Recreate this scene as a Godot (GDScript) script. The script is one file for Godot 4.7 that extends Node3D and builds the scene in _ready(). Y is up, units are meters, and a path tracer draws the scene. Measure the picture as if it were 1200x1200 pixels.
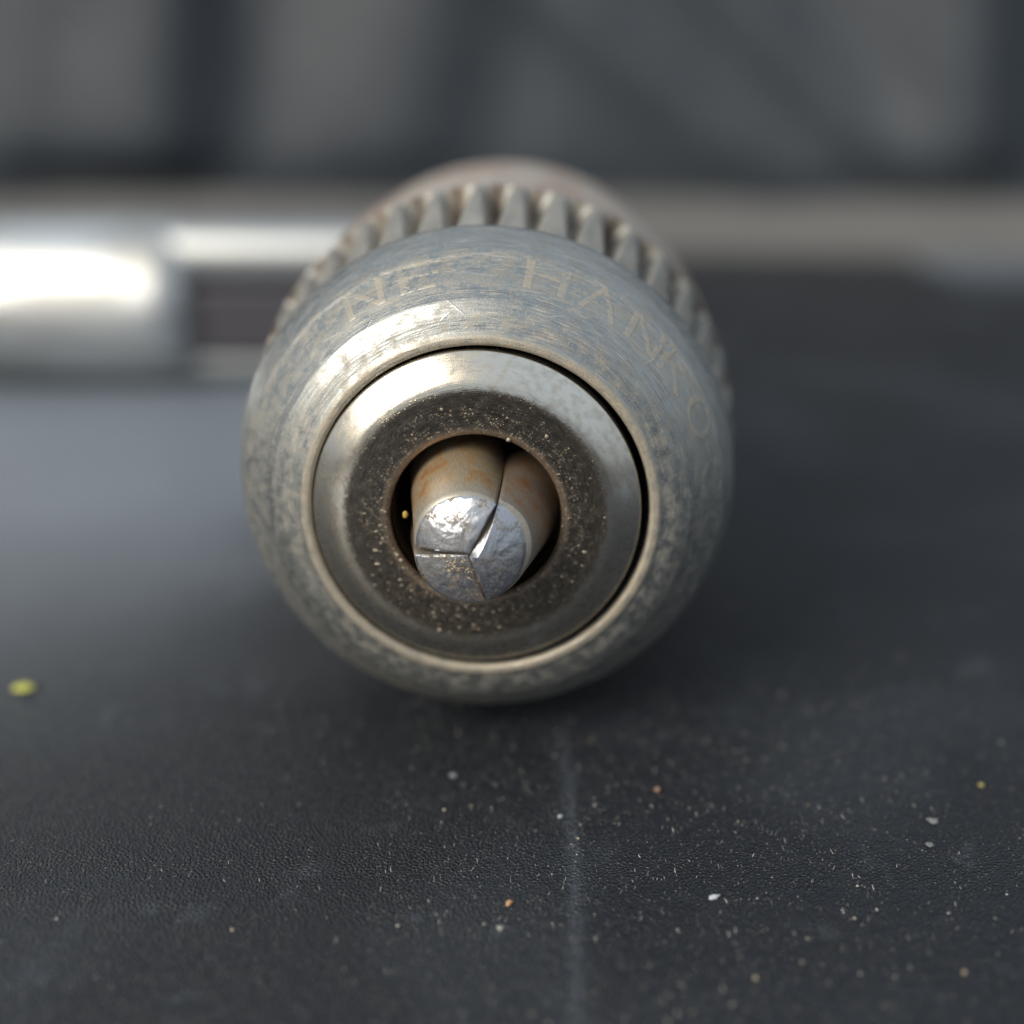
extends Node3D

const MM := 0.001
const AXIS_Y := 23.2          # height of the chuck's axis above the leather, mm

var rng := RandomNumberGenerator.new()


# ------------------------------------------------------------------ helpers
func tag(o: Node3D, label: String, category := "", group := "", kind := "") -> void:
	if label: o.set_meta("label", label)
	if category: o.set_meta("category", category)
	if group: o.set_meta("group", group)
	if kind: o.set_meta("kind", kind)


func put(called: String, mesh: Mesh, material: Material, parent: Node3D = self) -> MeshInstance3D:
	var o := MeshInstance3D.new()
	o.name = called
	o.mesh = mesh
	o.material_override = null
	for k in mesh.get_surface_count():
		o.set_surface_override_material(k, material)
	parent.add_child(o, true)
	return o


# A grid of points (rows of equal length) as one smooth mesh. closed: the last column repeats the first. flip turns the faces over.
func grid(rows: Array, uvs: Array, closed := false, flip := false, uv2s := []) -> ArrayMesh:
	var n: int = rows.size()
	var m: int = rows[0].size()
	var v := PackedVector3Array()
	var uv := PackedVector2Array()
	var uv2 := PackedVector2Array()
	for i in n:
		v.append_array(rows[i])
		uv.append_array(uvs[i])
		if uv2s: uv2.append_array(uv2s[i])
	var nor := PackedVector3Array()
	nor.resize(v.size())
	var idx := PackedInt32Array()
	for i in n - 1:
		for j in m - 1:
			var a := i * m + j
			var b := a + 1
			var c := a + m
			var d := c + 1
			for t in [[a, b, c], [b, d, c]]:
				var p: int = t[0]
				var q: int = t[2] if flip else t[1]
				var r: int = t[1] if flip else t[2]
				var fn := (v[r] - v[p]).cross(v[q] - v[p]) * 1e6
				nor[p] += fn
				nor[q] += fn
				nor[r] += fn
				idx.append(p)
				idx.append(q)
				idx.append(r)
	if closed:
		for i in n:
			var s := nor[i * m] + nor[i * m + m - 1]
			nor[i * m] = s
			nor[i * m + m - 1] = s
	for k in nor.size():
		nor[k] = nor[k].normalized() if nor[k].length() > 1e-9 else Vector3.UP
	var arr := []
	arr.resize(Mesh.ARRAY_MAX)
	arr[Mesh.ARRAY_VERTEX] = v
	arr[Mesh.ARRAY_NORMAL] = nor
	arr[Mesh.ARRAY_TEX_UV] = uv
	if uv2s: arr[Mesh.ARRAY_TEX_UV2] = uv2
	arr[Mesh.ARRAY_INDEX] = idx
	var me := ArrayMesh.new()
	me.add_surface_from_arrays(Mesh.PRIMITIVE_TRIANGLES, arr)
	return me


# Surface of revolution about the chuck's axis (z). prof: Vector2(radius, distance behind the face) in mm, outside on the left of travel.
func lathe(prof: Array, seg: int, flip := false, radius_at = null) -> ArrayMesh:
	var lens := [0.0]
	for i in range(1, prof.size()):
		lens.append(lens[i - 1] + prof[i].distance_to(prof[i - 1]))
	var rows := []
	var uvs := []
	for i in prof.size():
		var row := PackedVector3Array()
		var ur := PackedVector2Array()
		for j in seg + 1:
			var a := TAU * float(j % seg) / seg
			var r: float = prof[i].x
			if radius_at: r = radius_at.call(prof[i], a)
			row.append(Vector3(r * cos(a), r * sin(a), -prof[i].y) * MM)
			ur.append(Vector2(float(j) / seg, lens[i] / lens[-1]))
		rows.append(row)
		uvs.append(ur)
	return grid(rows, uvs, true, flip)


# Rounds a polyline's corners a little and adds points, so that lathe() shades it well.
func soften(p: Array, r := 0.12, steps := 4) -> Array:
	var out := [p[0]]
	for i in range(1, p.size() - 1):
		var a: Vector2 = p[i - 1]
		var b: Vector2 = p[i]
		var c: Vector2 = p[i + 1]
		var d := minf(r, 0.4 * minf(a.distance_to(b), b.distance_to(c)))
		var s := b + (a - b).normalized() * d
		var e := b + (c - b).normalized() * d
		for k in steps + 1:
			var t := float(k) / steps
			out.append(s.lerp(b, t).lerp(b.lerp(e, t), t))
	out.append(p[-1])
	return out


func noise_image(w: int, h: int, freq: float, kind: int, sd: int, octaves := 3, sx := 1, sy := 1) -> PackedByteArray:
	var f := FastNoiseLite.new()
	f.noise_type = kind
	f.seed = sd
	f.frequency = freq
	f.fractal_octaves = octaves
	if kind == FastNoiseLite.TYPE_CELLULAR:
		f.cellular_return_type = FastNoiseLite.RETURN_DISTANCE2_SUB
		f.cellular_jitter = 1.0
		f.fractal_type = FastNoiseLite.FRACTAL_NONE
		f.domain_warp_enabled = true
		f.domain_warp_amplitude = 0.3 / freq
		f.domain_warp_frequency = freq * 0.7
	var im := f.get_seamless_image(w / sx, h / sy, false, false, 0.15, true)
	if sx > 1 or sy > 1:
		im.resize(w, h, Image.INTERPOLATE_CUBIC)
	im.convert(Image.FORMAT_L8)
	return im.get_data()


func tex_rgb(w: int, h: int, data: PackedByteArray) -> ImageTexture:
	return ImageTexture.create_from_image(Image.create_from_data(w, h, false, Image.FORMAT_RGB8, data))


func tex_height(w: int, h: int, data: PackedFloat32Array) -> ImageTexture:
	return ImageTexture.create_from_image(Image.create_from_data(w, h, false, Image.FORMAT_RF, data.to_byte_array()))


func lump(size: Vector3, sd: int, rough := 0.35) -> ArrayMesh:
	var f := FastNoiseLite.new()
	f.seed = sd
	f.frequency = 0.9
	var rows := []
	var uvs := []
	for i in 8:
		var row := PackedVector3Array()
		var ur := PackedVector2Array()
		for j in 13:
			var a := TAU * (j % 12) / 12.0
			var b := PI * i / 7.0
			var d := Vector3(sin(b) * cos(a), cos(b), sin(b) * sin(a))
			var k := 1.0 + rough * 1.6 * f.get_noise_3dv(d * 1.3)
			row.append(d * k * size * 0.5 * MM)
			ur.append(Vector2(j / 12.0, i / 7.0))
		rows.append(row)
		uvs.append(ur)
	return grid(rows, uvs, true, true)


func plain(c: Color, rough: float, metal := 0.0, spec := 0.5) -> StandardMaterial3D:
	var m := StandardMaterial3D.new()
	m.albedo_color = c
	m.roughness = rough
	m.metallic = metal
	m.metallic_specular = spec
	return m


func px(d: PackedByteArray, k: int) -> float:
	return d[k] / 255.0


# ------------------------------------------------------------------ main
func _ready() -> void:
	rng.seed = 7
	# camera
	var cam := Camera3D.new()
	cam.name = "camera"
	add_child(cam)
	var at := CameraAttributesPhysical.new()
	at.frustum_focal_length = 28.27
	at.exposure_aperture = 6.0
	at.frustum_focus_distance = 0.0898
	at.frustum_near = 0.005
	at.frustum_far = 20.0
	cam.attributes = at
	cam.fov = 46.0
	cam.near = 0.005
	cam.far = 20.0
	cam.position = Vector3(5.346, 32.434 + AXIS_Y, 87.037) * MM
	cam.rotation_degrees = Vector3(-20.025, 1.828, 0)
	cam.current = true
	# sky and sun
	var env := Environment.new()
	env.background_mode = Environment.BG_SKY
	var psm := ProceduralSkyMaterial.new()
	psm.sky_top_color = Color(0.775, 0.82, 0.865)
	psm.sky_horizon_color = Color(0.60, 0.63, 0.655)
	psm.sky_curve = 0.2
	psm.ground_bottom_color = Color(0.2, 0.19, 0.18)
	psm.ground_horizon_color = Color(0.5, 0.49, 0.47)
	psm.sun_angle_max = 40.0
	psm.sun_curve = 0.3
	var sky := Sky.new()
	sky.sky_material = psm
	env.sky = sky
	env.background_energy_multiplier = 0.42
	env.tonemap_mode = Environment.TONE_MAPPER_LINEAR
	env.tonemap_exposure = 2.5
	env.sdfgi_enabled = true
	env.ssao_enabled = true
	env.ssil_enabled = true
	var we := WorldEnvironment.new()
	we.name = "world_environment"
	we.environment = env
	add_child(we)
	var sun := DirectionalLight3D.new()
	sun.name = "hazy_sun"
	sun.light_energy = 0.5
	sun.light_color = Color(1.0, 0.97, 0.92)
	sun.light_angular_distance = 30.0
	sun.shadow_enabled = true
	add_child(sun)
	sun.look_at_from_position(Vector3(-0.58, 0.54, 0.64), Vector3.ZERO)

	build_leather()
	build_chuck()
	build_rod()
	build_debris()


# ------------------------------------------------------------------ leather
func build_leather() -> void:
	var n := 1024
	var cell := noise_image(n, n, 0.068, FastNoiseLite.TYPE_CELLULAR, 3)
	var cell2 := noise_image(n, n, 0.12, FastNoiseLite.TYPE_CELLULAR, 5)
	var soft := noise_image(n, n, 0.012, FastNoiseLite.TYPE_SIMPLEX_SMOOTH, 9, 4)
	var hgt := PackedFloat32Array()
	hgt.resize(n * n)
	var rgh := PackedByteArray()
	rgh.resize(n * n * 3)
	for k in n * n:
		var c := smoothstep(0.02, 0.5, px(cell, k))
		hgt[k] = 0.55 * c + 0.35 * px(cell2, k) + 0.5 * px(soft, k)
		var r := int(255 * clampf(0.37 - 0.05 * c + 0.14 * (px(soft, k) - 0.5), 0, 1))
		rgh[k * 3] = r
		rgh[k * 3 + 1] = r
		rgh[k * 3 + 2] = r
	# thin dust, painted sheen, smears and the pale rubbed streak that runs towards the viewer; the sheet's middle 240 mm
	var w := 1024
	var big := noise_image(w, w, 0.006, FastNoiseLite.TYPE_SIMPLEX_SMOOTH, 21, 5)
	var fine := noise_image(w, w, 0.25, FastNoiseLite.TYPE_SIMPLEX, 23, 2)
	var smudge := noise_image(w, w, 0.03, FastNoiseLite.TYPE_SIMPLEX_SMOOTH, 25, 3)
	var dust_and_sheen := PackedByteArray()
	dust_and_sheen.resize(w * w * 4)
	for y in w:
		for x in w:
			var k := y * w + x
			var mx := (float(x) / w - 0.5) * 240.0
			var mz := (float(y) / w) * 240.0 - 190.0
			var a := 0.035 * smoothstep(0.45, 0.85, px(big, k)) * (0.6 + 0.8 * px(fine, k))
			# pale sheen on the left of the sheet, painted into the colour
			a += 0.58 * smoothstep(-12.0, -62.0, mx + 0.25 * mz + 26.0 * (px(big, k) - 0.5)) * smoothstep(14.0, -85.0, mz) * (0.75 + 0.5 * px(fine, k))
			var sx := mx - (7.1 + 0.01 * mz + 0.25 * sin(mz * 0.13))
			var st := exp(-sx * sx / 0.30) * smoothstep(-14.0, 0.0, mz)
			a += st * (0.02 + 0.14 * px(fine, k))
			a += 0.10 * smoothstep(0.68, 0.85, px(smudge, k)) * px(fine, k)
			dust_and_sheen[k * 4] = 146
			dust_and_sheen[k * 4 + 1] = 156
			dust_and_sheen[k * 4 + 2] = 168
			dust_and_sheen[k * 4 + 3] = int(255 * clampf(a, 0, 1))
	var m := StandardMaterial3D.new()
	m.albedo_color = Color(0.112, 0.124, 0.146)
	m.roughness = 1.0
	m.roughness_texture = tex_rgb(n, n, rgh)
	m.metallic_specular = 0.48
	m.heightmap_enabled = true
	m.heightmap_texture = tex_height(n, n, hgt)
	m.heightmap_scale = 0.015
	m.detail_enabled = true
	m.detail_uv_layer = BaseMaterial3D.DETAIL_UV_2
	m.detail_albedo = ImageTexture.create_from_image(Image.create_from_data(w, w, false, Image.FORMAT_RGBA8, dust_and_sheen))

	var f := FastNoiseLite.new()
	f.seed = 4
	f.frequency = 0.012
	var zs := []
	for i in 121:
		zs.append(lerpf(140.0, -340.0, i / 120.0))
	var rows := []
	var uvs := []
	var uv2s := []
	for z in zs:
		var row := PackedVector3Array()
		var ur := PackedVector2Array()
		var u2 := PackedVector2Array()
		for j in 121:
			var x := lerpf(-420.0, 420.0, j / 120.0)
			var far := clampf((Vector2(x, z + 25).length() - 40.0) / 60.0, 0, 1) * clampf((z + 340.0) / 40.0, 0, 1)
			row.append(Vector3(x, f.get_noise_2d(x, z) * 0.5 * far, z) * MM)
			ur.append(Vector2(x, z) / 25.0)
			u2.append(Vector2(x / 240.0 + 0.5, (z + 190.0) / 240.0))
		rows.append(row)
		uvs.append(ur)
		uv2s.append(u2)
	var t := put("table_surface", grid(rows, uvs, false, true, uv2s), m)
	tag(t, "flat dark leather surface with fine grain, dust specks and a pale rubbed streak", "", "", "structure")

	# the same leather turns up behind in a soft curve and hangs in vertical folds
	rows = []
	uvs = []
	var folds := [[-136.0, 60.0, 24.0, 22.0, 0.12], [-185.0, 16.0, 12.0, 5.0, 0.3], [-50.0, 40.0, 26.0, 12.0, 0.30], [10.0, 18.0, 24.0, 4.0, 0.2], [60.0, 24.0, 16.0, 6.0, -1.3], [112.0, 20.0, 14.0, 6.0, -1.1], [150.0, 24.0, 20.0, 16.0, -0.1], [-262.0, 40.0, 30.0, 20.0, 0.1], [262.0, 40.0, 30.0, 14.0, 0.1]]
	var rb := 26.0
	var along := 0.0
	for i in 81:
		var z: float
		var y: float
		if i <= 40:
			var a := PI * 0.47 * i / 40.0
			z = -340.0 - rb * sin(a)
			y = rb * (1.0 - cos(a))
		else:
			var a := PI * 0.47
			var d := (i - 40) * 6.0
			z = -340.0 - rb * sin(a) - d * cos(a)
			y = rb * (1.0 - cos(a)) + d * sin(a)
		along += 3.5
		var row := PackedVector3Array()
		var ur := PackedVector2Array()
		for j in 161:
			var x := lerpf(-420.0, 420.0, j / 160.0)
			var k := smoothstep(2.0, 34.0, y)
			var push := 0.0
			for fo in folds:
				var dx: float = x - fo[0] - (y - 40.0) * fo[4]
				dx /= fo[1] if dx < 0.0 else fo[2]
				push += fo[3] * exp(-dx * dx)
			push += 2.0 * f.get_noise_2d(x * 1.5, y * 0.7)
			row.append(Vector3(x, y + 0.6 * k * push * (0.3 if i < 40 else 0.0), z + push * k) * MM)
			ur.append(Vector2(x, along) / 25.0)
		rows.append(row)
		uvs.append(ur)
	var mb: StandardMaterial3D = m.duplicate()
	mb.detail_enabled = false
	mb.albedo_color = Color(0.195, 0.22, 0.25)
	t = put("leather_backdrop", grid(rows, uvs, false, true), mb)
	tag(t, "dark leather rising behind the chuck in soft vertical folds", "", "", "structure")
	var band_mat := StandardMaterial3D.new()
	band_mat.albedo_color = Color(0.38, 0.375, 0.37)  # the light on the bend is put into this pale colour
	band_mat.roughness = 0.5
	rows = []
	uvs = []
	for j in 141:
		var x := lerpf(-420.0, 420.0, j / 140.0)
		var row := PackedVector3Array()
		var ur := PackedVector2Array()
		var dz := 2.0 * f.get_noise_2d(x * 0.8, 90.0)
		var hh := 15.0 + 2.0 * f.get_noise_2d(x, 300.0)
		for i in 25:
			var t01 := i / 12.0 - 1.0
			row.append(Vector3(x, 0.02 + hh * 0.5 * (1.0 + cos(PI * t01)) if absf(t01) < 1.0 else -0.6, -342.0 + dz - 34.0 * t01) * MM)
			ur.append(Vector2(x * 0.04, i / 24.0))
		rows.append(row)
		uvs.append(ur)
	t = put("lit_band_strip", grid(rows, uvs, false, false), band_mat)
	tag(t, "pale grey strip added for the lit band across behind the chuck at the foot of the folds", "", "", "structure")


# ------------------------------------------------------------------ chuck
func worn_metal(w: int, h: int, sd: int, pick: Callable, height_cm: float) -> StandardMaterial3D:
	# pick(u, v, fine, mid, streak, grit) -> [r, g, b, roughness, metallic, height]
	var fine := noise_image(w, h, 0.22, FastNoiseLite.TYPE_SIMPLEX, sd, 2)
	var mid := noise_image(w, h, 0.03, FastNoiseLite.TYPE_SIMPLEX_SMOOTH, sd + 1, 4)
	var streak := noise_image(w, h, 0.22, FastNoiseLite.TYPE_SIMPLEX, sd + 2, 3, 16, 1)
	var grit := noise_image(w, h, 0.09, FastNoiseLite.TYPE_SIMPLEX, sd + 3, 3)
	var col := PackedByteArray()
	var orm := PackedByteArray()
	var hgt := PackedFloat32Array()
	col.resize(w * h * 3)
	orm.resize(w * h * 3)
	hgt.resize(w * h)
	for y in h:
		for x in w:
			var k := y * w + x
			var a: Array = pick.call(float(x) / w, float(y) / h, px(fine, k), px(mid, k), px(streak, k), px(grit, k))
			for c in 3:
				col[k * 3 + c] = int(clampf(a[c], 0, 1) * 255)
			orm[k * 3] = 255
			orm[k * 3 + 1] = int(clampf(a[3], 0.03, 1) * 255)
			orm[k * 3 + 2] = int(clampf(a[4], 0, 1) * 255)
			hgt[k] = a[5]
	var m := StandardMaterial3D.new()
	m.albedo_texture = tex_rgb(w, h, col)
	var o := tex_rgb(w, h, orm)
	m.roughness = 1.0
	m.metallic = 1.0
	m.roughness_texture = o
	m.roughness_texture_channel = BaseMaterial3D.TEXTURE_CHANNEL_GREEN
	m.metallic_texture = o
	m.metallic_texture_channel = BaseMaterial3D.TEXTURE_CHANNEL_BLUE
	m.heightmap_enabled = true
	m.heightmap_texture = tex_height(w, h, hgt)
	m.heightmap_scale = height_cm
	return m


# Fills letters into a mask laid round the sleeve: u is the angle, v the way along its profile.
func stamp(mask: PackedFloat32Array, w: int, h: int, ch: String, angle: float, wide: float, v0: float, v1: float, strength: float) -> void:
	var t := TextMesh.new()
	var f := SystemFont.new()
	f.font_names = PackedStringArray(["Droid Sans"])
	f.font_weight = 500
	t.font = f
	t.text = ch
	t.font_size = 48
	t.pixel_size = 0.01
	t.depth = 0.0
	var arr := t.get_mesh_arrays()
	var v: PackedVector3Array = arr[Mesh.ARRAY_VERTEX]
	var idx: PackedInt32Array = arr[Mesh.ARRAY_INDEX]
	var lo := Vector2(1e9, 1e9)
	var hi := -lo
	for p in v:
		lo = Vector2(minf(lo.x, p.x), minf(lo.y, p.y))
		hi = Vector2(maxf(hi.x, p.x), maxf(hi.y, p.y))
	var q := PackedVector2Array()
	for p in v:
		var s := (Vector2(p.x, p.y) - lo) / (hi - lo)
		var ang := angle + wide * (0.5 - s.x)       # reads clockwise
		q.append(Vector2(fposmod(ang / 360.0, 1.0) * w, lerpf(v0, v1, s.y) * h))
	for k in range(0, idx.size(), 3):
		var a := q[idx[k]]
		var b := q[idx[k + 1]]
		var c := q[idx[k + 2]]
		if maxf(a.x, maxf(b.x, c.x)) - minf(a.x, minf(b.x, c.x)) > w * 0.5:
			continue
		for y in range(maxi(0, int(minf(a.y, minf(b.y, c.y)))), mini(h, int(maxf(a.y, maxf(b.y, c.y))) + 2)):
			for x in range(maxi(0, int(minf(a.x, minf(b.x, c.x)))), mini(w, int(maxf(a.x, maxf(b.x, c.x))) + 2)):
				if Geometry2D.point_is_inside_triangle(Vector2(x + 0.5, y + 0.5), a, b, c):
					mask[y * w + x] = strength


# Short scratches in random directions, as a map of their strength.
func scratches(w: int, h: int, count: int, sd: int, along: float) -> PackedFloat32Array:
	var out := PackedFloat32Array()
	out.resize(w * h)
	var r := RandomNumberGenerator.new()
	r.seed = sd
	for i in count:
		var x := r.randf() * w
		var y := r.randf() * h
		var a := r.randfn(0.0, 1.0 - along) + (PI if r.randf() < 0.5 else 0.0)
		var n := int(12 + 90 * pow(r.randf(), 2.0))
		var power := r.randf_range(0.25, 1.0)
		var bend := r.randf_range(-0.006, 0.006)
		for k in n:
			x += cos(a)
			y += sin(a)
			a += bend
			var p := power * sin(PI * (k + 0.5) / n)
			for dy in 2:
				var yy := int(y) + dy
				if yy >= 0 and yy < h:
					var at := yy * w + posmod(int(x), w)
					out[at] = maxf(out[at], p * (1.0 if dy == 0 else 0.6))
	return out


func build_chuck() -> void:
	var root := Node3D.new()
	root.name = "drill_chuck"
	root.position = Vector3(0, AXIS_Y, 0) * MM
	add_child(root)
	tag(root, "worn steel drill chuck lying on the leather, three closed jaws facing the viewer", "drill chuck")

	# --- sleeve: dusty lip, stepped cone with the worn lettering, rounded rim
	var sp := soften([Vector2(13.25, 9.0), Vector2(13.28, 1.7), Vector2(13.5, 1.48), Vector2(13.95, 1.5), Vector2(14.3, 1.75), Vector2(15.6, 2.15), Vector2(16.3, 2.55),
		Vector2(16.6, 2.72), Vector2(17.9, 4.1), Vector2(19.2, 6.0), Vector2(19.5, 6.3), Vector2(20.4, 8.2), Vector2(21.0, 10.2), Vector2(21.05, 11.0), Vector2(20.8, 11.4), Vector2(19.6, 11.6)], 0.35, 5)
	var w := 2048
	var h := 512
	var length := 0.0
	var at_v := {}
	for i in range(1, sp.size()):
		length += sp[i].distance_to(sp[i - 1])
	var run := 0.0
	var marks := {"lip": 13.3, "text0": 16.75, "text1": 19.35, "end": 20.9}
	var vs := PackedVector2Array()      # (v, radius)
	for i in sp.size():
		if i: run += sp[i].distance_to(sp[i - 1])
		vs.append(Vector2(run / length, sp[i].x if sp[i].y < 10.5 else 21.5))
	for key in marks:
		for i in vs.size():
			if i > 5 and vs[i].x > 0.2 and vs[i].y >= marks[key]:
				at_v[key] = vs[i].x
				break
	at_v["lip"] = 7.2 / length
	var lip_end: float = at_v["lip"] + 1.1 / length
	var mask := PackedFloat32Array()
	mask.resize(w * h)
	var legible := [["N", 119.0], ["E", 104.5], ["H", 74.0], ["A", 60.0], ["N", 46.5], ["K", 35.0], ["O", 22.0]]
	for l in legible:
		stamp(mask, w, h, l[0], l[1], 10.5, at_v["text0"], at_v["text1"], 1.0)
	# letters too worn to read: broken strokes of the same lettering further round
	var worn := [["I", 132.0], ["H", 141.0], ["C", 153.0], ["O", 168.0], ["C", 182.0], ["O", 196.0], ["I", 208.0], ["L", 217.0], ["C", 6.0], ["O", -8.0], ["I", -18.0], ["I", -25.0], ["C", -35.0], ["O", -50.0], ["L", -63.0]]
	for l in worn:
		stamp(mask, w, h, l[0], l[1], 9.5 if l[0] != "I" else 2.5, at_v["text0"], at_v["text1"], 0.85 if l[1] < 90.0 else 0.5)
	var scars := scratches(w, h, 420, 11, 0.55)
	var sleeve_pick := func(_u: float, v: float, fine: float, mid: float, streak: float, grit: float) -> Array:
		var l := mask[mini(int(v * h), h - 1) * w + mini(int(_u * w), w - 1)]
		var scar := scars[mini(int(v * h), h - 1) * w + mini(int(_u * w), w - 1)]
		var wear := smoothstep(0.25, 0.6, grit * 0.55 + mid * 0.45)
		l *= smoothstep(0.32, 0.62, 0.45 * mid + 0.4 * grit + 0.15 * fine + 0.06 * l)
		var c := Vector3(0.555, 0.58, 0.588).lerp(Vector3(0.69, 0.69, 0.68), streak * 0.8)
		c = c.lerp(Vector3(0.47, 0.485, 0.50), 0.45 * smoothstep(0.35, 0.85, mid))
		var dust := 0.22 * smoothstep(0.3, 0.9, mid * 0.6 + fine * 0.4)
		if v > at_v["text0"] - 0.02 and v < at_v["text1"] + 0.03:
			dust += 0.20 * wear * (0.35 + 0.65 * absf(sin(_u * TAU * 0.5 + 0.7)))
		if absf(v - (at_v["text0"] - 0.035)) < 0.012:
			dust += 0.3 * smoothstep(0.5, 0.7, streak * 0.6 + grit * 0.4)
		var scratch := smoothstep(0.70, 0.80, streak) * smoothstep(0.45, 0.6, mid)
		c = c.lerp(Vector3(0.80, 0.81, 0.81), 0.6 * scratch)
		c = c.lerp(Vector3(0.46, 0.48, 0.50), 0.5 * smoothstep(0.30, 0.22, streak))
		c = c.lerp(Vector3(0.84, 0.84, 0.82), 0.65 * scar)
		dust += 0.24 * smoothstep(0.58, 0.74, 0.5 * grit + 0.5 * fine)
		dust += 0.22 * smoothstep(0.3, 0.9, mid) * smoothstep(0.1, 0.0, absf(v - lip_end - 0.03))
		var on_lip := smoothstep(at_v["lip"] - 0.02, at_v["lip"], v) * (1.0 - smoothstep(lip_end - 0.012, lip_end + 0.006, v + 0.02 * (fine - 0.5)))
		dust = maxf(dust, l * 0.58)
		dust = maxf(dust, on_lip * (0.45 + 0.35 * mid + 0.5 * (fine - 0.5)))
		dust = clampf(dust, 0, 1)
		var tan_ := Vector3(0.73, 0.68, 0.59).lerp(Vector3(0.60, 0.53, 0.44), 0.6 * grit)
		c = c.lerp(tan_, dust)
		return [c.x, c.y, c.z, 0.27 + 0.16 * (fine - 0.5) + 0.28 * mid + 0.22 * dust, 0.92 - 0.75 * dust, 0.5 * streak + 0.25 * fine - 1.2 * l + 0.4 * on_lip * fine - 0.8 * scar]
	var sm := worn_metal(w, h, 40, sleeve_pick, 0.0022)
	var sleeve := put("sleeve", lathe(sp, 256, true), sm, root)
	tag(sleeve, "grey satin steel sleeve with worn stamped letters and a dusty tan lip")

	# --- gear teeth on the rear edge of the sleeve
	var teeth := 38
	var gp := [Vector2(18.4, 11.3), Vector2(19.8, 11.3), Vector2(20.2, 11.4)]
	for i in 25:
		var t := i / 24.0
		gp.append(Vector2(lerpf(20.3, 22.8, t), lerpf(11.6, 25.3, t)))
	gp.append(Vector2(22.85, 25.45))
	gp.append(Vector2(22.85, 25.6))
	gp.append(Vector2(22.85, 26.2))
	gp.append(Vector2(22.6, 26.5))
	gp.append(Vector2(20.0, 26.6))
	var groove := func(p: Vector2, a: float) -> float:
		var t := clampf((p.y - 11.4) / 13.9, 0.0, 1.0)
		var ph := fposmod(a / TAU * teeth + 0.13, 1.0) * 2.0 - 1.0
		var own := fposmod(sin(floorf(a / TAU * teeth + 0.13) * 12.9898) * 43758.5453, 1.0)
		var wide := lerpf(0.22, 0.72 + 0.2 * own, t)
		var cut := smoothstep(0.0, 1.0, clampf(1.3 * (1.0 - absf(ph) / wide), 0.0, 1.0))
		var deep := lerpf(0.4, 2.9, t) * (0.75 + 0.35 * own) * (1.0 if p.y > 11.3 and p.y < 25.4 else 0.0)
		return p.x - cut * deep
	var gear_pick := func(u: float, v: float, fine: float, mid: float, streak: float, grit: float) -> Array:
		var ph := fposmod(u * teeth + 0.13, 1.0) * 2.0 - 1.0
		var t := clampf((v - 0.12) / 0.7, 0.0, 1.0)
		var own := fposmod(sin(floorf(u * teeth + 0.13) * 78.233) * 43758.5453, 1.0)
		var in_groove := 1.0 - smoothstep(0.0, lerpf(0.20, 0.34 + 0.25 * own, t), absf(ph) + 0.25 * (mid - 0.5))
		var c := Vector3(0.66, 0.655, 0.63).lerp(Vector3(0.52, 0.52, 0.51), mid)
		c = c.lerp(Vector3(0.30, 0.25, 0.20), in_groove * (0.45 + 0.45 * own))
		c = c.lerp(Vector3(0.62, 0.54, 0.46), 0.5 * smoothstep(0.55, 0.8, grit))
		return [c.x, c.y, c.z, 0.40 + 0.25 * in_groove + 0.15 * grit, 0.45 - 0.4 * in_groove, fine + streak]
	var gm := worn_metal(2048, 96, 50, gear_pick, 0.002)
	put("gear_ring", lathe(gp, 38 * 18, true, groove), gm, root)

	# --- rear body: rust-tinged flange behind the teeth
	var rp := soften([Vector2(18.0, 26.4), Vector2(22.4, 26.45), Vector2(22.75, 26.7), Vector2(22.9, 31.0), Vector2(23.15, 40.0), Vector2(22.9, 55.0), Vector2(22.25, 56.0), Vector2(15.0, 56.2), Vector2(14.6, 57.0), Vector2(14.4, 66.0), Vector2(13.6, 67.0), Vector2(0.05, 67.1)], 0.4)
	var rear_pick := func(_u: float, _v: float, fine: float, mid: float, streak: float, grit: float) -> Array:
		var c := Vector3(0.66, 0.62, 0.585).lerp(Vector3(0.60, 0.51, 0.46), smoothstep(0.35, 0.8, mid))
		c = c.lerp(Vector3(0.72, 0.70, 0.68), 0.5 * streak)
		return [c.x, c.y, c.z, 0.45 + 0.2 * grit, 0.35, fine]
	var rear_m := worn_metal(512, 128, 60, rear_pick, 0.001)
	var rear := put("rear_body", lathe(rp, 160, true), rear_m, root)
	tag(rear, "rust tinged cylindrical rear body behind the gear teeth")

	# --- nose: polished bevel round a dark gritty face, with the hole for the jaws
	var np := soften([Vector2(12.86, 3.0), Vector2(12.88, 1.8), Vector2(12.82, 1.4), Vector2(12.35, 1.08), Vector2(11.7, 0.66), Vector2(11.2, 0.37), Vector2(10.7, 0.14), Vector2(10.1, 0.0), Vector2(6.95, -0.02), Vector2(6.62, 0.22), Vector2(6.6, 1.2)], 0.3, 5)
	var nlen := 0.0
	var back_len := 0.0
	var hole_len := 0.0
	for i in range(1, np.size()):
		nlen += np[i].distance_to(np[i - 1])
		if np[i].x >= 10.1: back_len = nlen
		if np[i].x >= 6.9: hole_len = nlen
	var v_face := back_len / nlen
	var v_hole := hole_len / nlen
	var marks_n := scratches(2048, 320, 320, 12, 0.7)
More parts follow.
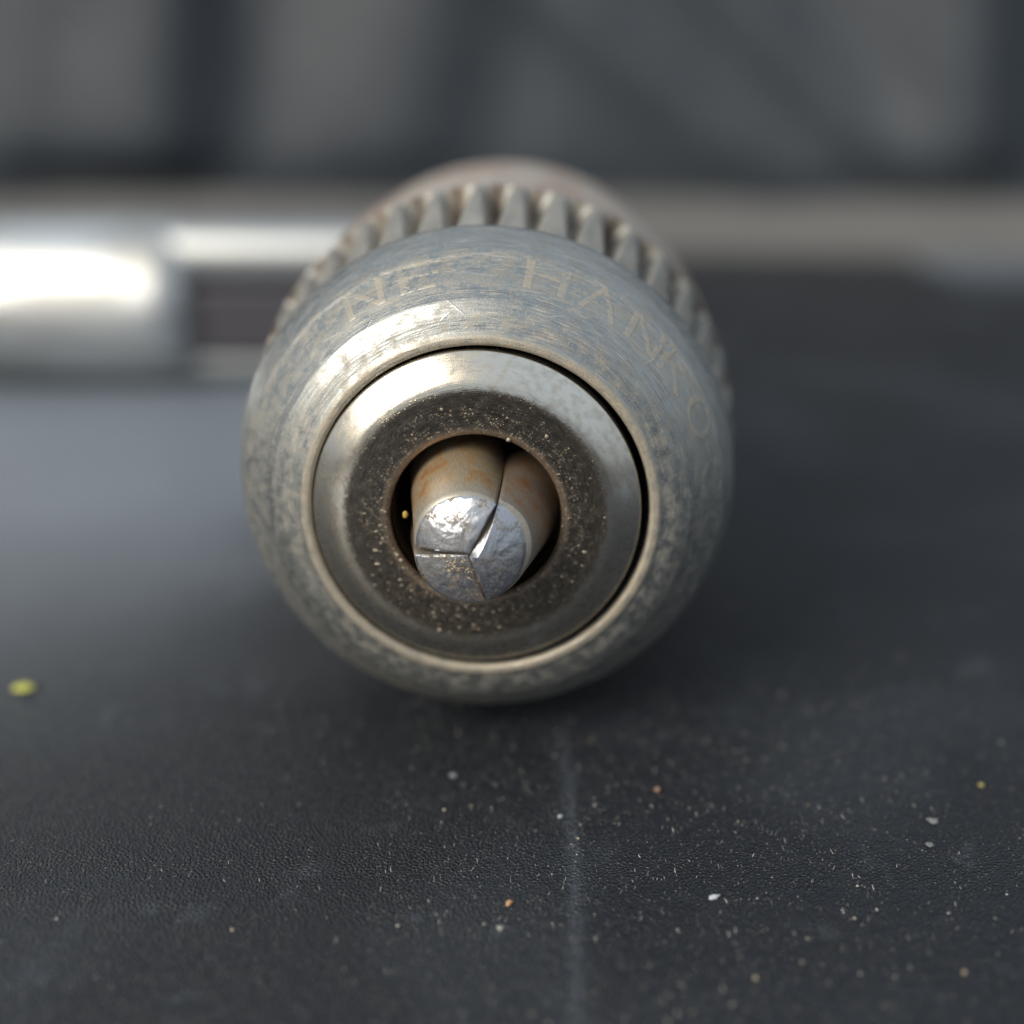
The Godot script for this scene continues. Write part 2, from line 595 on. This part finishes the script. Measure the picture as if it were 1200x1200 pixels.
	var nose_pick := func(u: float, v: float, fine: float, mid: float, streak: float, grit: float) -> Array:
		var face := smoothstep(v_face - 0.035, v_face + 0.045, v + 0.03 * (grit - 0.5) + 0.05 * (mid - 0.5))
		var c := Vector3(0.86, 0.84, 0.79).lerp(Vector3(0.72, 0.68, 0.61), 0.7 * smoothstep(0.3, 0.85, mid))
		c = c.lerp(Vector3(0.86, 0.85, 0.83), 0.5 * streak)
		var rough := 0.12 + 0.16 * mid + 0.08 * fine
		var metal := 1.0
		var hgt := 0.25 * streak + 0.12 * fine
		var d := Vector3(0.41, 0.385, 0.355).lerp(Vector3(0.51, 0.475, 0.43), smoothstep(0.1, 0.95, mid))
		d = d.lerp(Vector3(0.20, 0.19, 0.19), 0.6 * smoothstep(0.5, 0.8, streak))
		var mark := marks_n[mini(int(v * 320), 319) * 2048 + mini(int(u * 2048), 2047)]
		c = c.lerp(Vector3(0.52, 0.50, 0.47), 0.45 * mark)
		var speck := smoothstep(0.76, 0.82, 0.7 * grit + 0.12 * fine + 0.2 * mid + 0.05 * (v - v_face) / (v_hole - v_face))
		d = d.lerp(Vector3(0.66, 0.58, 0.47), speck * 0.8)
		var scr := smoothstep(0.74, 0.84, streak) * (0.5 + 0.5 * sin(u * TAU + 4.2))
		d = d.lerp(Vector3(0.62, 0.60, 0.57), maxf(0.55 * scr, 0.5 * mark))
		var rim := smoothstep(v_hole - 0.06, v_hole - 0.01, v) * (1.0 - smoothstep(v_hole + 0.04, v_hole + 0.07, v))
		d = d.lerp(Vector3(0.50, 0.43, 0.36), rim * (0.25 + 0.6 * grit))
		if v > v_hole + 0.06:
			d = Vector3(0.12, 0.10, 0.09)
		c = c.lerp(d, face)
		return [c.x, c.y, c.z, lerpf(rough, 0.24 + 0.3 * speck + 0.12 * (mid - 0.4) + 0.1 * (fine - 0.5), face), lerpf(metal, 0.92 - 0.7 * speck - 0.4 * rim, face), lerpf(hgt, 0.16 * grit + 0.22 * fine + 0.25 * mid + 0.9 * speck + 0.4 * streak, face)]
	var nm := worn_metal(2048, 320, 80, nose_pick, 0.0022)
	var nose := put("nose_ring", lathe(np, 256, true), nm, root)
	nose.position = Vector3(-0.25, 0.16, 0) * MM
	tag(nose, "polished bevelled nose ring with a dark gritty face round the jaw hole")

	var bore := put("jaw_hole", lathe([Vector2(6.6, 1.15), Vector2(6.6, 4.0), Vector2(6.6, 9.0), Vector2(6.6, 13.0), Vector2(3.0, 13.1), Vector2(0.05, 13.2)], 96, true), plain(Color(0.26, 0.225, 0.195), 0.6, 0.4), nose)
	tag(bore, "dark bore inside the nose ring")
	build_jaws(root)
	grit_on_face(nose)


func build_jaws(root: Node3D) -> void:
	var base := Vector3(-0.32, -0.42, 0)
	var tip_s := -6.5
	var rj := 3.88
	# direction of each jaw and the angles of its two flat sides, in degrees
	var kinds := [[121.0, 61.2, 180.0, 0.0, "upper left jaw, tan with rust stains, its bright end facet cut flat"], [0.0, -71.5, 60.6, -0.35, "right hand jaw, brown, with a scarred leaf shaped end facet"], [236.0, 187.0, 286.5, 0.65, "lowest jaw, its end facet smeared with swarf"]]
	var tint := [Color(0.68, 0.59, 0.46), Color(0.63, 0.54, 0.46), Color(0.50, 0.44, 0.38)]
	var n1 := noise_image(512, 512, 0.008, FastNoiseLite.TYPE_SIMPLEX_SMOOTH, 101, 4)
	var n2 := noise_image(512, 512, 0.2, FastNoiseLite.TYPE_SIMPLEX, 102, 2)
	var n3 := noise_image(512, 512, 0.15, FastNoiseLite.TYPE_SIMPLEX, 103, 3, 1, 8)
	var n4 := noise_image(512, 512, 0.05, FastNoiseLite.TYPE_SIMPLEX, 104, 4)
	for q in 3:
		var kd: Array = kinds[q]
		var col := PackedByteArray()
		col.resize(512 * 512 * 3)
		var hg := PackedFloat32Array()
		hg.resize(512 * 512)
		var off := q * 70001
		for k in 512 * 512:
			var kk := (k + off) % (512 * 512)
			var c := Vector3(tint[q].r, tint[q].g, tint[q].b)
			c = c.lerp(Vector3(0.62, 0.62, 0.60), 0.75 * smoothstep(0.15, 1.0, (clampf((512.0 - k / 512) / 235.0, 0.0, 1.0) if k / 512 > 276 else 0.0)))
			c = c.lerp(Vector3(0.64, 0.42, 0.24), 0.6 * smoothstep(0.45, 0.95, px(n1, kk)) * smoothstep(1.0, 0.3, (clampf((512.0 - k / 512) / 235.0, 0.0, 1.0) if k / 512 > 276 else 0.0)))
			c = c.lerp(Vector3(0.62, 0.60, 0.57), 0.4 * smoothstep(0.55, 0.25, px(n1, kk)))
			c *= 0.9 + 0.2 * px(n3, kk)
			c = c.lerp(Vector3(0.78, 0.70, 0.56), 0.7 * smoothstep(0.80, 0.9, 0.6 * px(n2, kk) + 0.4 * px(n4, kk)))
			col[k * 3] = int(clampf(c.x, 0, 1) * 255)
			col[k * 3 + 1] = int(clampf(c.y, 0, 1) * 255)
			col[k * 3 + 2] = int(clampf(c.z, 0, 1) * 255)
			hg[k] = 0.5 * px(n3, kk) + 0.4 * px(n2, kk) + 0.6 * px(n4, kk)
		var jm := StandardMaterial3D.new()
		jm.albedo_texture = tex_rgb(512, 512, col)
		jm.metallic = 0.5
		jm.roughness = 0.40
		jm.heightmap_enabled = true
		jm.heightmap_texture = tex_height(512, 512, hg)
		jm.heightmap_scale = 0.0012
		var dirn := Vector2.from_angle(deg_to_rad(kd[0]))
		var at_tip: float = tip_s + kd[3]
		var edge := func(ang: float, sd: float) -> float:     # distance from the axis to the jaw's round outside
			var d := maxf(0.0 + (sd - tip_s) * 0.262, 0.1)
			var ph: float = angle_difference(deg_to_rad(kd[0]), ang)
			return d * cos(ph) + sqrt(maxf(rj * rj - pow(d * sin(ph), 2), 0.0))
		var a0 := deg_to_rad(kd[1])
		var a1 := deg_to_rad(kd[2])
		var apex := dirn * 0.06
		# the facet is a plane tilted back towards the outside [slope along the jaw's direction, slope across it], a little domed
		var tilt: Vector2 = [Vector2(0.30, 0.05), Vector2(0.42, 0.16), Vector2(0.14, -0.06)][q]
		var dome: float = [0.075, 0.06, 0.04][q]
		var mid_p := apex + Vector2.from_angle((a0 + a1) * 0.5) * 1.9
		var face_s := func(p: Vector2) -> float:
			var l := p.rotated(-deg_to_rad(kd[0]))
			return at_tip + tilt.x * l.x + tilt.y * l.y + dome * (p - mid_p).length_squared()
		# the outline of the jaw at a depth: out along one flat side, round the outside, back along the other flat side
		var outline := func(sd: float) -> PackedVector2Array:
			var o := PackedVector2Array()
			for k in 8: o.append(apex + Vector2.from_angle(a0) * edge.call(a0, sd) * k / 8.0)
			for k in 37:
				var ang := lerpf(a0, a1, k / 36.0)
				o.append(apex + Vector2.from_angle(ang) * edge.call(ang, sd))
			for k in range(7, -1, -1): o.append(apex + Vector2.from_angle(a1) * edge.call(a1, sd) * k / 8.0)
			return o
		var rim_line: PackedVector2Array = outline.call(at_tip + 0.9)
		var m := rim_line.size()
		# width and drop of the worn edge: first side, round outside, second side
		var worn_edge: Array = [[0.10, 0.14, 0.18], [0.10, 0.26, 0.55], [0.14, 0.14, 0.22]][q]
		var width_at := func(j: int) -> float:
			return worn_edge[0] if j < 8 else (worn_edge[1] if j < m - 8 else worn_edge[2])
		var f := FastNoiseLite.new()
		f.seed = 200 + q
		f.frequency = 1.1
		var rows := []
		var uvs := []
		for i in 28:
			var row := PackedVector3Array()
			var ur := PackedVector2Array()
			var t := i / 27.0
			for j in m:
				var sr: float = face_s.call(rim_line[j]) + width_at.call(j) * (0.9 if j < 8 or j >= m - 8 else 0.7)
				var sd := lerpf(sr, 7.0, t * t * 0.6 + t * 0.4)
				var o: PackedVector2Array = rim_line
				var p: Vector2 = rim_line[j]
				if i:
					# only this column's point of the outline at this depth
					if j < 8: p = apex + Vector2.from_angle(a0) * edge.call(a0, sd) * j / 8.0
					elif j >= m - 8: p = apex + Vector2.from_angle(a1) * edge.call(a1, sd) * (m - 1 - j) / 8.0
					else:
						var ang := lerpf(a0, a1, (j - 8) / 36.0)
						p = apex + Vector2.from_angle(ang) * edge.call(ang, sd)
				row.append(Vector3(base.x + p.x, base.y + p.y, -sd) * MM)
				ur.append(Vector2(clampf((j - 8) / 36.0, -0.2, 1.2) * 1.1, sd * 0.09))
			rows.append(row)
			uvs.append(ur)
		var jaw := put("jaw", grid(rows, uvs, false, true), jm, root)
		tag(jaw, kd[4])
		# bright end facet, from its middle out to the worn edge
		rows = []
		uvs = []
		for i in 20:
			var row := PackedVector3Array()
			var ur := PackedVector2Array()
			for jj in m + 1:
				var j := jj % m
				var o: Vector2 = rim_line[j]
				var inner: Vector2 = o + (mid_p - o).normalized() * minf(width_at.call(j), 0.5 * o.distance_to(mid_p))
				inner = inner.lerp(mid_p, 0.09 * f.get_noise_2d(inner.x * 1.2, inner.y * 1.2))
				var p: Vector2 = mid_p.lerp(inner, minf(i, 17) / 17.0)
				if i == 18: p = inner.lerp(o, 0.12)
				if i == 19: p = o
				var sd: float = face_s.call(p)
				var e := clampf((17 - i) / 4.0, 0.0, 1.0)
				sd -= 0.06 * e * (f.get_noise_2d(p.x * 0.9, p.y * 0.9) + 0.45 * f.get_noise_2d(p.x * 3.0, p.y * 3.0))
				if i == 18: sd += 0.02
				if i == 19: sd += width_at.call(j) * (0.9 if j < 8 or j >= m - 8 else 0.7) - 0.003
				row.append(Vector3(base.x + p.x, base.y + p.y, -sd) * MM)
				ur.append(p * 0.11 + Vector2(q * 0.31, 0))
			rows.append(row)
			uvs.append(ur)
		var fm := facet_material(q, n1, n2, n3, n4)
		put("end_facet", grid(rows, uvs, true, true), fm, jaw)


func facet_material(q: int, n1: PackedByteArray, n2: PackedByteArray, n3: PackedByteArray, n4: PackedByteArray) -> StandardMaterial3D:
	var col := PackedByteArray()
	col.resize(512 * 512 * 3)
	var orm := PackedByteArray()
	orm.resize(512 * 512 * 3)
	var hg := PackedFloat32Array()
	hg.resize(512 * 512)
	for k in 512 * 512:
		var kk := (k * 1 + q * 90017) % (512 * 512)
		var dirt: float = smoothstep(0.5, 0.72, 0.55 * px(n4, kk) + 0.45 * px(n1, kk)) * [0.9, 0.55, 0.9][q]
		var c := Vector3(0.80, 0.81, 0.83).lerp(Vector3(0.66, 0.67, 0.70), px(n2, kk)).lerp(Vector3(0.42, 0.38, 0.33), dirt)
		col[k * 3] = int(c.x * 255)
		col[k * 3 + 1] = int(c.y * 255)
		col[k * 3 + 2] = int(c.z * 255)
		orm[k * 3 + 1] = int(255 * clampf(0.26 + 0.3 * dirt + 0.12 * px(n2, kk), 0, 1))
		orm[k * 3 + 2] = int(255 * (0.98 - 0.6 * dirt))
		hg[k] = 0.45 * px(n4, kk) + 0.12 * px(n2, kk) + 0.5 * px(n3, kk)
	var m := StandardMaterial3D.new()
	m.albedo_texture = tex_rgb(512, 512, col)
	var o := tex_rgb(512, 512, orm)
	m.roughness = 1.0
	m.metallic = 1.0
	m.roughness_texture = o
	m.roughness_texture_channel = BaseMaterial3D.TEXTURE_CHANNEL_GREEN
	m.metallic_texture = o
	m.metallic_texture_channel = BaseMaterial3D.TEXTURE_CHANNEL_BLUE
	m.heightmap_enabled = true
	m.heightmap_texture = tex_height(512, 512, hg)
	m.heightmap_scale = 0.0013
	return m


func scatter(called: String, mesh: Mesh, material: Material, places: Array, tints: Array, parent: Node3D = self) -> MultiMeshInstance3D:
	var mm := MultiMesh.new()
	mm.transform_format = MultiMesh.TRANSFORM_3D
	mm.use_colors = true
	mm.mesh = mesh
	mm.instance_count = places.size()
	for i in places.size():
		mm.set_instance_transform(i, places[i])
		mm.set_instance_color(i, tints[i])
	var o := MultiMeshInstance3D.new()
	o.name = called
	o.multimesh = mm
	o.material_override = material
	parent.add_child(o, true)
	o.set_meta("kind", "stuff")
	return o


func any_turn() -> Basis:
	return Basis.from_euler(Vector3(rng.randf() * TAU, rng.randf() * TAU, rng.randf() * TAU))


func grit_on_face(nose: Node3D) -> void:
	var m := StandardMaterial3D.new()
	m.vertex_color_use_as_albedo = true
	m.roughness = 0.32
	m.metallic = 0.45
	var places := []
	var tints := []
	for i in 900:
		var a := rng.randf() * TAU
		if rng.randf() < 0.7 and sin(a) > 0.1: a = -a
		var r := 6.75 + 3.3 * pow(rng.randf(), 1.4)
		var size := 0.045 + 0.30 * pow(rng.randf(), 5.0)
		places.append(Transform3D(any_turn().scaled(Vector3(size, size * rng.randf_range(0.3, 1.0), size * 0.4)), Vector3(r * cos(a), r * sin(a), size * 0.2) * MM))
		var b := 0.08 + 0.5 * pow(rng.randf(), 2.0)
		tints.append(Color(b, b * 0.86, b * 0.68))
	scatter("grit", lump(Vector3.ONE, 5), m, places, tints, nose)


# ------------------------------------------------------------------ rod
func build_rod() -> void:
	var root := Node3D.new()
	root.name = "steel_rod"
	root.position = Vector3(-60, 0, -140) * MM
	root.rotation_degrees.y = 1.0
	add_child(root)
	tag(root, "thick polished steel rod with a notched end lying left of the chuck", "rod")
	var rod_pick := func(_u: float, _v: float, fine: float, mid: float, streak: float, grit: float) -> Array:
		var c := Vector3(0.84, 0.85, 0.85).lerp(Vector3(0.70, 0.70, 0.69), smoothstep(0.4, 0.85, mid))
		return [c.x, c.y, c.z, 0.34 + 0.16 * mid + 0.1 * grit, 1.0, streak + fine]
	var m := worn_metal(256, 256, 70, rod_pick, 0.001)
	var rr := 15.2
	var turn := Basis(Vector3.UP, PI / 2)       # the lathe's z becomes x
	var shaft := put("shaft", lathe(soften([Vector2(0.05, -0.0), Vector2(9.5, 0.0), Vector2(13.4, 1.6), Vector2(rr, 5.0), Vector2(rr, 218.0), Vector2(0.05, 220.0)], 1.5), 96, true), m, root)
	shaft.transform = Transform3D(turn, Vector3(0, rr, 0) * MM)
	var pm := plain(Color(0.74, 0.75, 0.75), 0.45, 1.0)
	var upper := put("prong", bar(Vector3(76, 11.0, 18), 5.2), pm, root)
	upper.position = Vector3(18, 24.2, 0) * MM
	var lower := put("prong", bar(Vector3(34, 6.4, 15), 3.1), pm, root)
	lower.position = Vector3(1, 4.2, 0) * MM
	var gap_block := put("shade_block", bar(Vector3(56, 12.6, 24), 1.2), plain(Color(0.23, 0.225, 0.25), 0.55), root)  # dark block added to give the shade in the open gap
	gap_block.position = Vector3(24, 12.6, -2.0) * MM
	tag(gap_block, "dark block added for the shaded gap in the notch between the two prongs")


# A bar with rounded long edges, its length along x.
func bar(size: Vector3, r: float) -> ArrayMesh:
	var ring := []
	for c in [[1, 1, 0], [-1, 1, 1], [-1, -1, 2], [1, -1, 3]]:
		for k in 7:
			var a: float = PI / 2 * (c[2] + k / 6.0)
			ring.append(Vector2(c[0] * (size.z / 2 - r) + r * cos(a), c[1] * (size.y / 2 - r) + r * sin(a)))
	ring.append(ring[0])
	var rows := []
	var uvs := []
	for e in [[-1.0, 0.02], [-1.0, 0.6], [-1.0, 0.9], [-1.0, 1.0], [1.0, 1.0], [1.0, 0.9], [1.0, 0.6], [1.0, 0.02]]:
		var inset: float = r * (1.0 - sqrt(maxf(0.0, 1.0 - pow(clampf((e[1] - 0.6) / 0.4, 0, 1), 2)))) if e[1] >= 0.6 else 0.0
		var x: float = e[0] * (size.x / 2 - (inset if e[1] < 1.0 else r))
		if e[1] < 0.7: x = e[0] * size.x / 2
		var row := PackedVector3Array()
		var ur := PackedVector2Array()
		var k: float = 0.02 if e[1] < 0.5 else (1.0 if e[1] == 1.0 else (0.96 if e[1] == 0.9 else 0.85))
		for p in ring:
			row.append(Vector3(x, p.y * k, p.x * k) * MM)
			ur.append(Vector2(x, p.x) * 0.01)
		rows.append(row)
		uvs.append(ur)
	return grid(rows, uvs, true, true)


# ------------------------------------------------------------------ debris
func build_debris() -> void:
	# crumbs one can pick out: x, z (mm), size, colour, name, label
	var list := [
		[-44.6, -14.3, Vector3(1.99, 0.57, 1.42), Color(0.72, 0.72, 0.36), "yellow crumb lying alone on the leather left of the chuck"],
		[14.6, 1.2, Vector3(0.54, 0.36, 0.58), Color(0.52, 0.42, 0.35), "orange brown crumb on the leather right of the shadow under the chuck"],
		[2.9, 16.0, Vector3(0.40, 0.36, 0.65), Color(0.70, 0.55, 0.40), "upright orange grain in the foreground just left of the pale streak"],
		[2.35, 18.6, Vector3(0.50, 0.18, 0.58), Color(0.55, 0.55, 0.52), "grey flake with a curled hair in front of the orange grain"],
		[17.6, 14.8, Vector3(0.43, 0.25, 0.90), Color(0.70, 0.71, 0.73), "bright silvery flake on the leather right of the pale streak"],
		[36.0, 4.8, Vector3(0.86, 0.22, 0.72), Color(0.45, 0.46, 0.46), "pale sliver far to the right, the upper of a pair"],
		[34.8, 8.0, Vector3(0.58, 0.22, 0.65), Color(0.42, 0.43, 0.43), "pale chip far to the right, the lower of a pair"],
		[33.0, 22.0, Vector3(0.29, 0.22, 0.32), Color(0.62, 0.57, 0.48), "small tan grain near the lower right corner"],
		[19.2, 23.0, Vector3(0.29, 0.22, 0.29), Color(0.62, 0.58, 0.50), "small straw coloured grain at the bottom right of the streak"],
		[6.6, 5.2, Vector3(0.36, 0.25, 0.43), Color(0.60, 0.62, 0.64), "blurred grey grain just right of where the pale streak starts"],
		[-2.4, -0.5, Vector3(0.54, 0.25, 0.58), Color(0.50, 0.52, 0.53), "blurred grey grain in the shadow under the chuck"],
		[41.5, -0.4, Vector3(0.43, 0.25, 0.43), Color(0.62, 0.58, 0.38), "dull olive grain at the far right edge"],
	]
	var k := 0
	for c in list:
		var o := put("crumb", lump(c[2], 300 + k, 0.6), plain(c[3], 0.5, 0.0))
		o.position = Vector3(c[0], c[2].y * 0.42, c[1]) * MM
		o.rotation.y = k * 1.3
		tag(o, c[4], "crumb", "crumbs scattered on the leather")
		k += 1
	var y := put("yellow_fleck", lump(Vector3(0.42, 0.55, 0.4), 350), plain(Color(0.66, 0.55, 0.26), 0.5))
	y.position = Vector3(-5.55, AXIS_Y + 0.7, 0.9) * MM
	tag(y, "tiny yellow fleck stuck beside the upper left jaw in the nose hole", "fleck")

	# curled swarf caught between the jaws
	var st := SurfaceTool.new()
	st.begin(Mesh.PRIMITIVE_TRIANGLES)
	for i in 90:
		var c := Vector3(-1.1 + rng.randf_range(-0.9, 0.9), AXIS_Y - 1.45 + rng.randf_range(-0.75, 0.6), 5.85)
		if i > 60: c = Vector3(0.05 + rng.randf_range(-0.5, 0.5), AXIS_Y - 3.1 + rng.randf_range(-0.6, 0.8), 5.3)
		var a := rng.randf() * TAU
		var bend := rng.randf_range(-2.5, 2.5)
		var l := rng.randf_range(0.15, 0.5)
		var wd := rng.randf_range(0.018, 0.04)
		var prev := []
		for s in 7:
			var d := Vector3(cos(a), sin(a), 0.5 * sin(a * 2.0 + i))
			c += d * l / 6.0
			a += bend / 6.0
			var side := Vector3(-d.y, d.x, 0.4).normalized() * wd
			var cur := [(c - side) * MM, (c + side) * MM, (c + Vector3(0, 0, wd)) * MM]
			if s:
				for e in [[0, 2], [2, 1], [1, 0]]:
					for p in [prev[e[0]], prev[e[1]], cur[e[0]], cur[e[0]], prev[e[1]], cur[e[1]]]:
						st.add_vertex(p)
			prev = cur
	st.generate_normals()
	var sw := put("metal_swarf", st.commit(), plain(Color(0.80, 0.74, 0.64), 0.35, 0.8))
	tag(sw, "curled metal shavings caught where the three jaws meet", "swarf", "", "stuff")

	var m := StandardMaterial3D.new()
	m.vertex_color_use_as_albedo = true
	m.roughness = 0.5
	var places := []
	var tints := []
	for i in 17000:
		var z := rng.randf_range(-40.0, 30.0)
		var x := rng.randf_range(-60.0, 70.0)
		if i % 2: x = absf(x) * 0.8 - 6.0
		var size := 0.022 + 0.035 * rng.randf() + 0.2 * pow(rng.randf(), 60.0)
		places.append(Transform3D(any_turn().scaled(Vector3(size, size * 0.6, size * rng.randf_range(0.6, 1.6))), Vector3(x, size * 0.3, z) * MM))
		var b := 0.10 + 0.4 * pow(rng.randf(), 2.5)
		var warm := rng.randf()
		tints.append(Color(b, b * lerpf(1.0, 0.85, warm), b * lerpf(1.0, 0.65, warm)))
	# lint: pale fibres that stand in for dust glints, most lying towards the viewer
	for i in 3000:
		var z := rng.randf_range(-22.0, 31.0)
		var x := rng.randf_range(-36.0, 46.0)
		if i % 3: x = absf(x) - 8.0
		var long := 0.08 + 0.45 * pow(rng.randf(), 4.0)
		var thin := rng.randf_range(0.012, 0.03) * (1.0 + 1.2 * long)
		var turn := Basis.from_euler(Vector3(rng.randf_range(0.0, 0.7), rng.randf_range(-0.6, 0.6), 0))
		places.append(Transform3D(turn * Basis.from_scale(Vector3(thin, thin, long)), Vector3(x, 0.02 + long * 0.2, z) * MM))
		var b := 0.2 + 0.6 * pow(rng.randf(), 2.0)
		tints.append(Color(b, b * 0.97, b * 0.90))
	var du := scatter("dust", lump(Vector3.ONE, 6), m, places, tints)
	tag(du, "fine pale dust grains and pale lint imitating their glints, strewn over the dark leather", "dust", "", "stuff")
